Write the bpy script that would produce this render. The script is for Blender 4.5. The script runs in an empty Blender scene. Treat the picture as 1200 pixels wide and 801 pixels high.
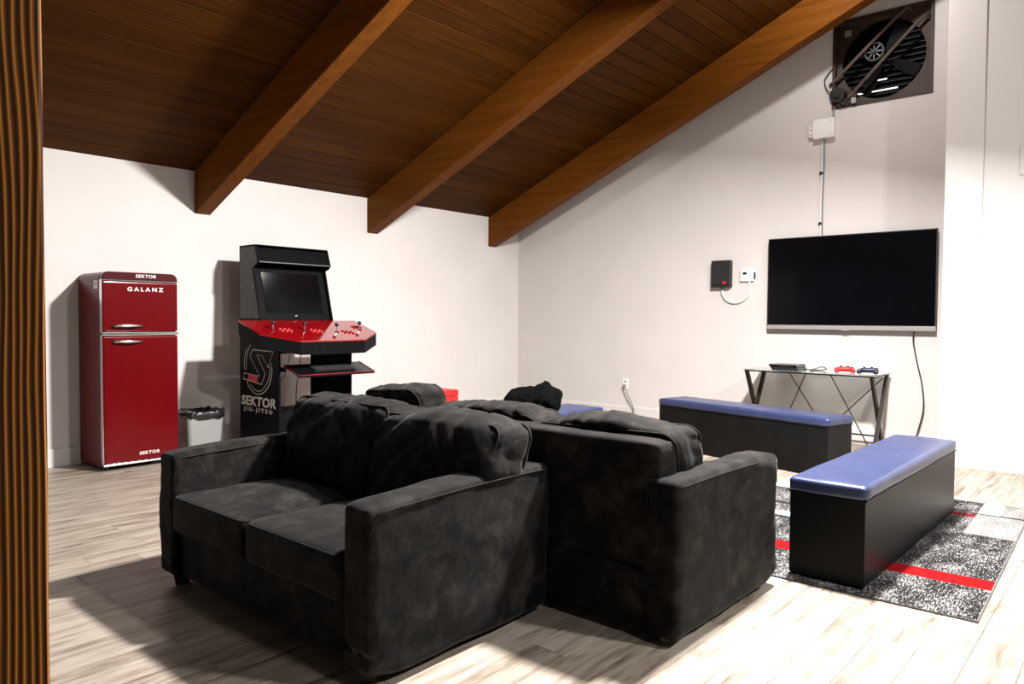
import bpy, bmesh, math, random
from mathutils import Vector, Matrix, noise
random.seed(7)
PI = math.pi
S = bpy.context.scene
C = S.collection

# ------------------------------------------------------------------ camera
FPX = 866.64
YAW, PITCH, ROLL = math.radians(48.856), math.radians(-1.861), math.radians(0.359)
CAM = Vector((0.0, 0.0, 1.25))
fw = Vector((math.sin(YAW)*math.cos(PITCH), math.cos(YAW)*math.cos(PITCH), math.sin(PITCH)))
r0 = Vector((math.cos(YAW), -math.sin(YAW), 0)); u0 = r0.cross(fw)
rt = math.cos(ROLL)*r0 + math.sin(ROLL)*u0
up = -math.sin(ROLL)*r0 + math.cos(ROLL)*u0
cd = bpy.data.cameras.new('camera'); cam = bpy.data.objects.new('camera', cd); C.objects.link(cam)
cd.sensor_width = 36.0; cd.sensor_fit = 'HORIZONTAL'; cd.lens = FPX/1200*36; cd.clip_start = 0.05
cam.matrix_world = Matrix(((rt.x, up.x, -fw.x, CAM.x), (rt.y, up.y, -fw.y, CAM.y), (rt.z, up.z, -fw.z, CAM.z), (0, 0, 0, 1)))
S.camera = cam
def proj(p):
    d = Vector(p) - CAM; z = d.dot(fw)
    if z < 0.05: return None
    return 600 + FPX*d.dot(rt)/z, 400.5 - FPX*d.dot(up)/z

# ------------------------------------------------------------------ world, lights, exposure
w = bpy.data.worlds.new('world'); S.world = w; w.use_nodes = True
w.node_tree.nodes['Background'].inputs[0].default_value = (0.02, 0.02, 0.022, 1)
w.node_tree.nodes['Background'].inputs[1].default_value = 1.0
S.view_settings.view_transform = 'Standard'; S.view_settings.look = 'None'
S.view_settings.gamma = 1.0; S.view_settings.use_curve_mapping = False
S.view_settings.exposure = -0.15
def lamp(name, loc, power, size, col, aim=None, spread=180):
    l = bpy.data.lights.new(name, 'AREA'); l.shape = 'DISK'; l.size = size; l.energy = power; l.color = col
    l.spread = math.radians(spread)
    o = bpy.data.objects.new(name, l); C.objects.link(o); o.location = loc
    if aim is not None:
        o.rotation_euler = (Vector(aim) - Vector(loc)).to_track_quat('-Z', 'Y').to_euler()
    return o
lamp('pendant_or_fill_light', (4.30, 1.45, 3.78), 1000, 0.32, (1.0, 0.955, 0.93), aim=(3.6, 2.5, 0), spread=165)
lamp('pendant_or_fill_light', (3.60, -2.20, 4.20), 370, 0.35, (1.0, 0.96, 0.93))
lamp('pendant_or_fill_light', (1.75, -2.40, 4.20), 130, 0.6, (1.0, 0.95, 0.89))  # added fill lamp, lifts the shaded floor in front of the loveseat
bl_ = bpy.data.lights.new('ceiling_bulb', 'POINT'); bl_.energy = 115; bl_.shadow_soft_size = .06; bl_.color = (1.0, .96, .93)
bo_ = bpy.data.objects.new('ceiling_bulb', bl_); C.objects.link(bo_); bo_.location = (6.30, 2.2, 4.40)

# ------------------------------------------------------------------ materials
MATS = {}
def mk(name):
    m = bpy.data.materials.new(name); m.use_nodes = True
    nt = m.node_tree; b = nt.nodes['Principled BSDF']
    MATS[name] = m
    return m, nt, b
def coords(nt, stretch=(1, 1, 1), rnd=False, rot=(0, 0, 0)):
    tc = nt.nodes.new('ShaderNodeTexCoord'); mp = nt.nodes.new('ShaderNodeMapping')
    mp.inputs['Scale'].default_value = stretch; mp.inputs['Rotation'].default_value = rot
    nt.links.new(tc.outputs['Object'], mp.inputs['Vector'])
    if rnd:
        oi = nt.nodes.new('ShaderNodeObjectInfo'); ml = nt.nodes.new('ShaderNodeVectorMath'); ml.operation = 'SCALE'
        ml.inputs[0].default_value = (37.0, 23.0, 11.0)
        nt.links.new(oi.outputs['Random'], ml.inputs['Scale']); nt.links.new(ml.outputs[0], mp.inputs['Location'])
    return mp.outputs[0]
def nz(nt, vec, scale, detail=4, rough=.55, dist=0):
    n = nt.nodes.new('ShaderNodeTexNoise'); n.inputs['Scale'].default_value = scale
    n.inputs['Detail'].default_value = detail; n.inputs['Roughness'].default_value = rough
    n.inputs['Distortion'].default_value = dist
    nt.links.new(vec, n.inputs['Vector']); return n.outputs['Fac']
def ramp(nt, fac, stops):
    r = nt.nodes.new('ShaderNodeValToRGB'); e = r.color_ramp.elements
    while len(e) < len(stops): e.new(0.5)
    for i, (p, c) in enumerate(stops):
        e[i].position = p; e[i].color = (c[0], c[1], c[2], 1)
    nt.links.new(fac, r.inputs['Fac']); return r.outputs['Color']
def bump(nt, b, h, strength, dist=0.01):
    bp = nt.nodes.new('ShaderNodeBump'); bp.inputs['Strength'].default_value = strength; bp.inputs['Distance'].default_value = dist
    nt.links.new(h, bp.inputs['Height']); nt.links.new(bp.outputs[0], b.inputs['Normal'])
def M(name, col, rough=.5, metal=0.0, var=0.0, scale=6, stretch=(1, 1, 1), bmp=0, bscale=60, coat=0, sheen=0, spec=.5, emit=0):
    m, nt, b = mk(name)
    b.inputs['Base Color'].default_value = (*col, 1); b.inputs['Roughness'].default_value = rough
    b.inputs['Metallic'].default_value = metal; b.inputs['Specular IOR Level'].default_value = spec
    b.inputs['Coat Weight'].default_value = coat; b.inputs['Coat Roughness'].default_value = .08
    b.inputs['Sheen Weight'].default_value = sheen; b.inputs['Sheen Roughness'].default_value = .4
    v = coords(nt, stretch)
    f = nz(nt, v, scale)
    lo = tuple(c*(1-var) for c in col); hi = tuple(min(1, c*(1+var)) for c in col)
    nt.links.new(ramp(nt, f, [(.3, lo), (.7, hi)]), b.inputs['Base Color'])
    if bmp:
        bump(nt, b, nz(nt, v, bscale), bmp)
    if emit:
        b.inputs['Emission Color'].default_value = (*col, 1); b.inputs['Emission Strength'].default_value = emit
    return m

WALL = M('wall_paint', (.60, .572, .552), .75, var=.035, scale=1.3, bmp=.08, bscale=90)
WALLW = M('wall_paint_panel', (.62, .60, .59), .6, var=.025, scale=1.6, stretch=(1, 1, .35), bmp=.06, bscale=60)
DARKW = M('dark_unseen_wall', (.045, .045, .05), .8, var=.1)  # dark tone chosen for the unseen walls to cut bounced light
TRIMW = M('trim_paint', (.62, .595, .575), .5, var=.02)
GROUT = M('floor_joint', (.10, .085, .07), .9, var=.2)

def wood_floor():
    m, nt, b = mk('floor_wood_plank')
    v = coords(nt, (1.0, 9.0, 1.0), rnd=True)
    streak = nz(nt, v, 2.2, 6, .62, .6)
    v2 = coords(nt, (3.0, 60.0, 1.0), rnd=True)
    fine = nz(nt, v2, 3.0, 3, .6)
    c1 = ramp(nt, streak, [(.30, (.095, .072, .050)), (.40, (.23, .19, .148)), (.52, (.345, .30, .248)), (.72, (.42, .375, .325))])
    c2 = ramp(nt, fine, [(.3, (.78, .77, .76)), (.65, (1, 1, 1))])
    mx = nt.nodes.new('ShaderNodeMix'); mx.data_type = 'RGBA'; mx.blend_type = 'MULTIPLY'; mx.inputs[0].default_value = 1
    nt.links.new(c1, mx.inputs[6]); nt.links.new(c2, mx.inputs[7])
    oi = nt.nodes.new('ShaderNodeObjectInfo')
    c3 = ramp(nt, oi.outputs['Random'], [(0, (.86, .85, .84)), (1, (1, 1, 1))])
    mx2 = nt.nodes.new('ShaderNodeMix'); mx2.data_type = 'RGBA'; mx2.blend_type = 'MULTIPLY'; mx2.inputs[0].default_value = 1
    nt.links.new(mx.outputs[2], mx2.inputs[6]); nt.links.new(c3, mx2.inputs[7])
    nt.links.new(mx2.outputs[2], b.inputs['Base Color'])
    b.inputs['Roughness'].default_value = .42
    bump(nt, b, fine, .12, .004)
    return m
FLOORW = wood_floor()

def brown_wood(name, lo, hi, rough, axis, rnd=True, k=1.0):
    m, nt, b = mk(name)
    st = {'x': (.8, 14, 14), 'y': (14, .8, 14), 'z': (14, 14, .8)}[axis]
    v = coords(nt, tuple(s*k for s in st), rnd=rnd)
    f = nz(nt, v, 1.6, 5, .6, .3)
    c1 = ramp(nt, f, [(.28, lo), (.72, hi)])
    oi = nt.nodes.new('ShaderNodeObjectInfo')
    c3 = ramp(nt, oi.outputs['Random'], [(0, (.72, .70, .68)), (1, (1.0, 1.0, 1.0))])
    mx2 = nt.nodes.new('ShaderNodeMix'); mx2.data_type = 'RGBA'; mx2.blend_type = 'MULTIPLY'; mx2.inputs[0].default_value = 1
    nt.links.new(c1, mx2.inputs[6]); nt.links.new(c3, mx2.inputs[7])
    nt.links.new(mx2.outputs[2], b.inputs['Base Color'])
    b.inputs['Roughness'].default_value = rough; b.inputs['Specular IOR Level'].default_value = .04
    bump(nt, b, f, .15, .003)
    return m
CEILW = brown_wood('ceiling_stained_wood', (.042, .0135, .0016), (.080, .028, .0040), .5, 'x')
BEAMW = brown_wood('beam_stained_wood', (.115, .036, .0042), (.185, .062, .0085), .45, 'y')

def post_wood():
    m, nt, b = mk('post_rough_timber')
    v = coords(nt, (1, 1, .16))
    n = nz(nt, v, 6.0, 3, .4, .3)
    tc = nt.nodes.new('ShaderNodeTexCoord'); sp = nt.nodes.new('ShaderNodeSeparateXYZ')
    nt.links.new(tc.outputs['Object'], sp.inputs[0])
    a = nt.nodes.new('ShaderNodeMath'); a.operation = 'MULTIPLY_ADD'; a.inputs[1].default_value = .085
    nt.links.new(n, a.inputs[0]); nt.links.new(sp.outputs['X'], a.inputs[2])
    q = nt.nodes.new('ShaderNodeMath'); q.operation = 'MULTIPLY'; q.inputs[1].default_value = 2*PI/.0125
    nt.links.new(a.outputs[0], q.inputs[0])
    s = nt.nodes.new('ShaderNodeMath'); s.operation = 'SINE'; nt.links.new(q.outputs[0], s.inputs[0])
    h = nt.nodes.new('ShaderNodeMath'); h.operation = 'MULTIPLY_ADD'; h.inputs[1].default_value = .5; h.inputs[2].default_value = .5
    nt.links.new(s.outputs[0], h.inputs[0])
    c = ramp(nt, h.outputs[0], [(.05, (.022, .007, .0015)), (.5, (.065, .022, .004)), (.8, (.11, .042, .007)), (.98, (.26, .108, .018))])
    nt.links.new(c, b.inputs['Base Color']); b.inputs['Roughness'].default_value = .7; b.inputs['Specular IOR Level'].default_value = .06
    bump(nt, b, h.outputs[0], .5, .003)
    return m
POSTW = post_wood()

def sofa_mat():
    m, nt, b = mk('charcoal_microfibre')
    v = coords(nt)
    f = nz(nt, v, 8, 7, .72, .5); g = nz(nt, v, 220, 2)
    c = ramp(nt, f, [(.38, (.0014, .0012, .0011)), (.52, (.0070, .0060, .0054)), (.66, (.0210, .0180, .0160))])
    nt.links.new(c, b.inputs['Base Color']); b.inputs['Roughness'].default_value = .8
    b.inputs['Specular IOR Level'].default_value = .10
    b.inputs['Sheen Weight'].default_value = .07; b.inputs['Sheen Roughness'].default_value = .4
    bump(nt, b, g, .35, .004)
    return m
SOFA = sofa_mat()
PIPE = M('charcoal_piping', (.016, .0145, .013), .9, var=.15, spec=.1)
LEGD = M('dark_leg_wood', (.012, .010, .009), .6, var=.2)
LEGG = M('grey_leg_plastic', (.33, .31, .28), .5, var=.1)
BLUE = M('navy_vinyl', (.020, .029, .078), .33, var=.14, scale=9, bmp=.10, bscale=25)
BENCH = M('black_faux_leather', (.005, .005, .005), .38, var=.2, bmp=.18, bscale=160, spec=.09)
RED = M('red_gloss_enamel', (.098, .0003, .002), .25, var=.05, coat=.03, spec=.14)
REDD = M('dark_red_enamel', (.05, .0006, .002), .22, var=.05, coat=.2, spec=.35)
CHROME = M('chrome', (.75, .74, .72), .16, 1.0, var=.05)
WHITEP = M('white_plastic', (.80, .79, .77), .4, var=.02)
WHITEL = M('white_lettering', (.75, .73, .71), .5, var=.01)
BLACKG = M('black_gloss', (.004, .004, .005), .2, var=.1, spec=.25)
BLACKM = M('black_laminate', (.004, .004, .0045), .5, var=.2, scale=20, spec=.05)
BLACKP = M('black_plastic', (.010, .010, .011), .4, var=.15)
SCREEN = M('tv_screen_glass', (.002, .002, .003), .1, var=.3, scale=2, spec=.22)
SILVER = M('silver_plastic', (.42, .39, .38), .35, .4, var=.05)
CABR = M('control_panel_red', (.22, .002, .004), .10, var=.08, scale=12, spec=.5, coat=.7)
REDB = M('bright_red_plastic', (.55, .010, .012), .4, var=.05)
NAVYP = M('dark_navy_plastic', (.012, .014, .045), .35, var=.1)
BINP = M('grey_bin_plastic', (.24, .24, .235), .45, var=.05)
BAGP = M('black_bag_film', (.006, .006, .006), .28, var=.3, bmp=.5, bscale=30)
CLOTH = M('black_cotton', (.0022, .0022, .0024), .95, var=.2, spec=.03)
BOXR = M('red_box_vinyl', (.50, .012, .010), .45, var=.08)
RUBBER = M('black_cable_rubber', (.010, .010, .010), .5, var=.1)
GREYC = M('grey_cable', (.20, .19, .18), .5, var=.1)
CABLEW = M('white_cable', (.74, .72, .70), .45, var=.04)
TUBEM = M('espresso_metal', (.014, .009, .007), .4, .0, var=.15, spec=.2)
FANW = M('fan_box_brown_wood', (.030, .013, .008), .6, var=.3, scale=10)
FAND = M('fan_dark_steel', (.016, .016, .017), .5, .4, var=.3, scale=14)
FANB = M('fan_brace_brown', (.085, .062, .050), .55, .2, var=.25, scale=20)
STICK = M('white_paper_sticker', (.82, .82, .82), .6, var=.02)
LOUV = M('louvre_daylight', (.95, .97, 1.0), .5, emit=1.6)
GRILL = M('grey_steel', (.16, .16, .16), .4, .6, var=.2)
def glass_mat():
    m, nt, b = mk('clear_glass')
    b.inputs['Base Color'].default_value = (.80, .88, .86, 1); b.inputs['Roughness'].default_value = .03
    b.inputs['Transmission Weight'].default_value = .92; b.inputs['IOR'].default_value = 1.45
    f = nz(nt, coords(nt), 3)
    nt.links.new(ramp(nt, f, [(0, (.76, .85, .82)), (1, (.84, .91, .89))]), b.inputs['Base Color'])
    return m
GLASS = glass_mat()
def heather(name, lo, hi, scale=26):
    m, nt, b = mk(name)
    v = coords(nt, (.20, 1, 1))
    f = nz(nt, v, scale*6, 3, .7)
    v2 = coords(nt, (.25, .6, 1)); g = nz(nt, v2, scale*.5, 3, .6)
    ad = nt.nodes.new('ShaderNodeMath'); ad.operation = 'MULTIPLY_ADD'; ad.inputs[1].default_value = .45
    nt.links.new(g, ad.inputs[0]); nt.links.new(f, ad.inputs[2])
    c = ramp(nt, ad.outputs[0], [(.70, lo), (.78, tuple(a+(b_-a)*.35 for a, b_ in zip(lo, hi))), (.86, hi)])
    nt.links.new(c, b.inputs['Base Color']); b.inputs['Roughness'].default_value = .95; b.inputs['Specular IOR Level'].default_value = .1
    bump(nt, b, f, .4, .004)
    return m
RUGD = heather('rug_charcoal_heather', (.006, .006, .006), (.26, .25, .25))
RUGL = heather('rug_light_grey_heather', (.13, .127, .125), (.34, .33, .32))
RUGR = M('rug_red_wool', (.20, .0006, .0015), .95, var=.1, scale=60, spec=.1)
RUGK = M('rug_black_wool', (.008, .008, .008), .95, var=.1, spec=.1)
RUGW = M('rug_white_wool', (.80, .79, .78), .95, var=.04, spec=.1)
RUGB = M('rug_binding', (.10, .10, .10), .9, var=.2)
def art_mat():
    m, nt, b = mk('side_art_print')
    v = coords(nt, (1, 1.6, 1))
    f = nz(nt, v, 16, 6, .75, 1.2)
    c = ramp(nt, f, [(.53, (.005, .005, .006)), (.60, (.05, .05, .05)), (.70, (.30, .29, .29))])
    nt.links.new(c, b.inputs['Base Color']); b.inputs['Roughness'].default_value = .5
    return m
ART = art_mat()

# ------------------------------------------------------------------ mesh helpers
def link(name, me, mats, parent=None, loc=None):
    o = bpy.data.objects.new(name, me); C.objects.link(o)
    if mats is not None:
        for m in (mats if isinstance(mats, (list, tuple)) else [mats]): me.materials.append(m)
    if parent is not None: o.parent = parent
    if loc is not None: o.location = loc
    return o
def obj(name, bm, mats, parent=None, smooth=False, loc=None):
    me = bpy.data.meshes.new(name)
    bmesh.ops.recalc_face_normals(bm, faces=bm.faces)
    bm.to_mesh(me); bm.free()
    if smooth:
        for p in me.polygons: p.use_smooth = True
    return link(name, me, mats, parent, loc)
def tag(o, label=None, cat=None, group=None, kind=None):
    if label: o['label'] = label
    if cat: o['category'] = cat
    if group: o['group'] = group
    if kind: o['kind'] = kind
    return o
def thing(name, label, cat, loc=(0, 0, 0), rz=0, group=None):
    o = bpy.data.objects.new(name, None); C.objects.link(o); o.location = loc; o.rotation_euler = (0, 0, rz)
    o.empty_display_size = .1
    return tag(o, label, cat, group)
def B(*boxes, bev=0, seg=2):
    """bmesh of axis-aligned boxes (x0,x1,y0,y1,z0,z1)"""
    bm = bmesh.new()
    for x0, x1, y0, y1, z0, z1 in boxes:
        b2 = bmesh.new()
        bmesh.ops.create_cube(b2, size=1)
        for v in b2.verts:
            v.co = Vector((x0 + (v.co.x+.5)*(x1-x0), y0 + (v.co.y+.5)*(y1-y0), z0 + (v.co.z+.5)*(z1-z0)))
        if bev: bmesh.ops.bevel(b2, geom=b2.edges[:], offset=bev, segments=seg, affect='EDGES', profile=.5)
        me = bpy.data.meshes.new('t'); b2.to_mesh(me); b2.free(); bm.from_mesh(me); bpy.data.meshes.remove(me)
    return bm
def prism(poly, axis, a, b, bev=0, seg=2):
    """extrude polygon; axis 'x': poly in (y,z); 'y': (x,z); 'z': (x,y)"""
    f = {'x': lambda p, t: (t, p[0], p[1]), 'y': lambda p, t: (p[0], t, p[1]), 'z': lambda p, t: (p[0], p[1], t)}[axis]
    bm = bmesh.new()
    A = [bm.verts.new(f(p, a)) for p in poly]; Bv = [bm.verts.new(f(p, b)) for p in poly]
    n = len(poly); bm.faces.new(A); bm.faces.new(Bv[::-1])
    for i in range(n): bm.faces.new((A[i], Bv[i], Bv[(i+1) % n], A[(i+1) % n]))
    bmesh.ops.recalc_face_normals(bm, faces=bm.faces)
    if bev: bmesh.ops.bevel(bm, geom=bm.edges[:], offset=bev, segments=seg, affect='EDGES', profile=.5)
    return bm
def join(*bms):
    out = bmesh.new()
    for b in bms:
        me = bpy.data.meshes.new('t'); b.to_mesh(me); b.free(); out.from_mesh(me); bpy.data.meshes.remove(me)
    return out
def cyl(p0, p1, r0_, r1_=None, n=16):
    p0, p1 = Vector(p0), Vector(p1); d = p1-p0
    r1_ = r0_ if r1_ is None else r1_
    bm = bmesh.new()
    bmesh.ops.create_cone(bm, cap_ends=True, segments=n, radius1=r0_, radius2=r1_, depth=d.length)
    q = d.to_track_quat('Z', 'Y').to_matrix().to_4x4(); q.translation = (p0+p1)/2
    bmesh.ops.transform(bm, matrix=q, verts=bm.verts)
    return bm
def smooth_path(pts, k=6):
    P = [Vector(p) for p in pts]; out = []
    for i in range(len(P)-1):
        a, b, c, d = P[max(i-1, 0)], P[i], P[i+1], P[min(i+2, len(P)-1)]
        for j in range(k):
            t = j/k
            out.append(.5*((2*b) + (c-a)*t + (2*a-5*b+4*c-d)*t*t + (3*b-a-3*c+d)*t**3))
    out.append(P[-1]); return out
def tube(pts, r, n=8, closed=False):
    P = [Vector(p) for p in pts]; bm = bmesh.new(); rings = []
    m = len(P); ref = None
    for i in range(m):
        a = P[(i-1) % m] if (closed or i > 0) else P[i]
        b = P[(i+1) % m] if (closed or i < m-1) else P[i]
        t = (b-a).normalized()
        if ref is None:
            ref = Vector((0, 0, 1)) if abs(t.z) < .9 else Vector((1, 0, 0))
        s = t.cross(ref).normalized(); ref = s.cross(t).normalized()
        rings.append([bm.verts.new(P[i] + r*(math.cos(2*PI*j/n)*s + math.sin(2*PI*j/n)*ref)) for j in range(n)])
    for i in range(m if closed else m-1):
        A, Bq = rings[i], rings[(i+1) % m]
        off = 0
        if closed and i == m-1:
            off = min(range(n), key=lambda k: (A[0].co-Bq[k].co).length)
        for j in range(n):
            bm.faces.new((A[j], A[(j+1) % n], Bq[(j+1+off) % n], Bq[(j+off) % n]))
    if not closed:
        bm.faces.new(rings[0][::-1]); bm.faces.new(rings[-1])
    return bm
def lathe(prof, n=32):
    bm = bmesh.new(); R = []
    for r, z in prof:
        R.append([bm.verts.new((r*math.cos(2*PI*j/n), r*math.sin(2*PI*j/n), z)) for j in range(n)])
    for a, b in zip(R, R[1:]):
        for j in range(n): bm.faces.new((a[j], a[(j+1) % n], b[(j+1) % n], b[j]))
    return bm
def soft(hx, hy, hz, r, cuts=18, puff=(0, 0, 0), amp=0, fs=4, st=(1, 1, 1), seed=0, deform=None):
    """rounded, puffed, wrinkled block centred at the origin (half sizes)"""
    bm = bmesh.new(); bmesh.ops.create_cube(bm, size=2)
    bmesh.ops.subdivide_edges(bm, edges=bm.edges[:], cuts=cuts, use_grid_fill=True)
    hs = (hx, hy, hz)
    for v in bm.verts:
        q = [math.sin(PI/2*c)*.55 + c*.45 for c in v.co]
        p = [q[i]*hs[i] for i in range(3)]
        inn = [max(-hs[i]+r, min(hs[i]-r, p[i])) for i in range(3)]
        d = Vector([p[i]-inn[i] for i in range(3)])
        if d.length > 1e-9:
            p = [inn[i] + r*d.normalized()[i] for i in range(3)]
        e = [1 - (p[i]/hs[i])**2 for i in range(3)]
        out = [p[0] + puff[0]*(p[0]/hx)*e[1]*e[2], p[1] + puff[1]*(p[1]/hy)*e[0]*e[2], p[2] + puff[2]*(p[2]/hz)*e[0]*e[1]]
        v.co = Vector(out)
    bm.normal_update()
    if amp:
        mv = []
        for v in bm.verts:
            s = Vector((v.co.x*st[0]*fs + seed*7.3, v.co.y*st[1]*fs + seed*3.1, v.co.z*st[2]*fs))
            h = noise.fractal(s, 1.0, 2.0, 4)
            mv.append(v.normal*h*amp)
        for v, d in zip(bm.verts, mv): v.co += d
    if deform:
        for v in bm.verts: v.co = Vector(deform(v.co))
    return bm
def txt(name, body, size, mat, parent, o, ux, uy, bold=0.0, shear=0.0, space=1.0, ext=.0015, align='CENTER', sx=1.0):
    """flat lettering: origin o, text right ux, text up uy (local to parent)"""
    cu = bpy.data.curves.new('t', 'FONT'); cu.body = body; cu.size = size; cu.extrude = ext; cu.offset = bold
    cu.shear = shear; cu.space_character = space; cu.align_x = align; cu.align_y = 'CENTER'; cu.resolution_u = 3
    t = bpy.data.objects.new('t', cu); C.objects.link(t)
    bpy.context.view_layer.update()
    me = bpy.data.meshes.new_from_object(t.evaluated_get(bpy.context.evaluated_depsgraph_get()))
    bpy.data.objects.remove(t)
    ux, uy = Vector(ux).normalized(), Vector(uy).normalized(); n = ux.cross(uy)
    mt = Matrix(((ux.x*sx, uy.x, n.x, o[0]), (ux.y*sx, uy.y, n.y, o[1]), (ux.z*sx, uy.z, n.z, o[2]), (0, 0, 0, 1)))
    me.transform(mt); me.materials.clear()
    return link(name, me, mat, parent)
def struct(name, bm, m, label=None, smooth=False):
    o = obj(name, bm, m, None, smooth); o['kind'] = 'structure'
    if label: o['label'] = label
    return o

# ================================================================== ROOM
WX, WY = 7.934, 6.82           # TV wall plane, fridge wall plane
SX = 7.28                      # near stretch of right wall, standing proud of the TV wall
X0, Y0, YR = -3.0, -4.6, -1.0  # far left, behind camera, ridge
SL = 0.4208
def roof(y): return 2.603 + SL*(WY-y) if y >= YR else 2.603 + SL*(WY-YR) - SL*(YR-y)
TH = .12

# ---- floor
slab = struct('floor', B((X0-TH, WX+TH, Y0-TH, WY+TH, -.20, -.012)), GROUT, 'pale wood look plank floor')
PW, PL = .1605, 1.22
cand = []
k0 = int(math.floor((Y0-2.426)/PW)); k1 = int(math.ceil((WY-2.426)/PW))
for k in range(k0, k1+1):
    y0 = max(2.426 + k*PW, Y0); y1 = min(2.426 + (k+1)*PW, WY)
    if y1-y0 < .02: continue
    off = 1.27 if k % 2 == 0 else 1.60
    if k == -5: off = 2.167
    elif k < -5 or k > 9: off += random.choice((0, .3, -.25, .12))
    n0 = int(math.floor((X0-off)/PL))
    for n in range(n0, n0+12):
        x0 = max(off + n*PL, X0); x1 = min(off+(n+1)*PL, WX)
        if x1-x0 < .02: continue
        cand.append((x0, x1, y0, y1))
def area_px(c):
    x0, x1, y0, y1 = c
    tot = 0; N = 6
    for i in range(N):
        for j in range(2):
            p = ((x0 + (i+.5)/N*(x1-x0)), y0 + (j+.5)/2*(y1-y0), 0)
            q = proj(p)
            if q and 0 < q[0] < 1200 and 0 < q[1] < 801:
                if (1.5 < p[0] < 3.4 and 1.95 < p[1] < 3.5): continue
                tot += 1/((Vector(p)-CAM).length**3)*(x1-x0)*(y1-y0)
    return tot
cand.sort(key=area_px, reverse=True)
pm = {}
def plank_mesh(L, W):
    key = (round(L, 3), round(W, 3))
    if key not in pm:
        g = .0008; h = .0010
        prof = [(-W/2+g, -.012), (W/2-g, -.012), (W/2-g, -h), (W/2-g-h, 0), (-W/2+g+h, 0), (-W/2+g, -h)]
        b = prism(prof, 'x', -L/2+g, L/2-g)
        me = bpy.data.meshes.new('plank'); b.to_mesh(me); b.free(); me.materials.append(FLOORW); pm[key] = me
    return pm[key]
rest = []
for i, (x0, x1, y0, y1) in enumerate(cand):
    if i < 298 and area_px((x0, x1, y0, y1)) > 0:
        o = link('plank', plank_mesh(x1-x0, y1-y0), None, slab, ((x0+x1)/2, (y0+y1)/2, random.uniform(-.0006, .0004)))
    else: rest.append((x0+.0014, x1-.0014, y0+.0014, y1-.0014, -.012, 0))
o = obj('plank_field', B(*rest), FLOORW, slab); o['kind'] = 'stuff'

# ---- walls
struct('wall_back', prism([(X0-TH, -.2), (WX+TH, -.2), (WX+TH, 2.603), (X0-TH, 2.603)], 'y', WY, WY+TH), WALL, 'white painted wall behind the red refrigerator')
FY0, FY1, FZ0, FZ1 = 1.665, 2.585, 3.405, 4.28   # fan opening
def wp(y0, y1, z0=None, z1=None):
    a = -.2 if z0 is None else z0
    t0, t1 = (roof(y0), roof(y1)) if z1 is None else (z1, z1)
    return prism([(y0, a), (y1, a), (y1, t1), (y0, t0)], 'x', WX, WX+TH)
struct('wall_right', join(wp(FY1, WY), wp(FY0, FY1, None, FZ0), wp(FY0, FY1, FZ1, None), wp(1.30, FY0)), WALL, 'white painted gable wall carrying the television')
def sp(y0, y1, x): return prism([(y0, -.2), (y1, -.2), (y1, roof(y1)), (y0, roof(y0))], 'x', x, WX+TH)
struct('wall_near_right', join(sp(YR, 1.135, SX+.012), sp(Y0, YR, SX+.012)), WALLW, 'white painted wall panel right of the column')
struct('trim_1', prism([(1.136, 0), (1.42, 0), (1.42, roof(1.42)-.38), (1.136, roof(1.136)-.38)], 'x', SX, SX+.19, bev=.006), WALLW, 'white boxed column carrying the right beam')
struct('wall_return', B((SX+.19, WX+TH, 1.18, 1.40, -.2, 4.80)), WALLW, 'short return wall behind the column')
struct('wall_left', join(prism([(Y0, -.2), (YR, -.2), (YR, roof(YR)), (Y0, roof(Y0))], 'x', X0-TH, X0), prism([(YR, -.2), (WY, -.2), (WY, roof(WY)), (YR, roof(YR))], 'x', X0-TH, X0)), DARKW, 'unseen wall far left, coloured dark to cut bounced light')
struct('wall_front', B((X0-TH, WX+TH, Y0-TH, Y0, -.2, roof(Y0)+.1)), DARKW, 'unseen wall behind the camera, coloured dark to cut bounced light')
# baseboards
struct('baseboard_back', prism([(WY-.014, 0), (WY, 0), (WY, .15), (WY-.010, .15), (WY-.014, .144)], 'x', X0, WX), TRIMW, 'white baseboard along the back wall')
struct('baseboard_right', prism([(WX-.014, 0), (WX, 0), (WX, .15), (WX-.010, .15), (WX-.014, .144)], 'y', 1.42, WY-.014), TRIMW, 'white baseboard under the television')
struct('baseboard_near_right', prism([(SX-.012, 0), (SX+.012, 0), (SX+.012, .15), (SX-.008, .15), (SX-.012, .144)], 'y', Y0, 1.42), TRIMW, 'white baseboard on the near right wall')
# panel joint strip on near wall, cover plate at frame edge
cp = obj('access_panel', B((SX, SX+.014, .52, .885, 2.44, 2.675), bev=.003), WALLW); tag(cp, 'small white access panel high on the wall at right edge', 'panel')

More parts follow.
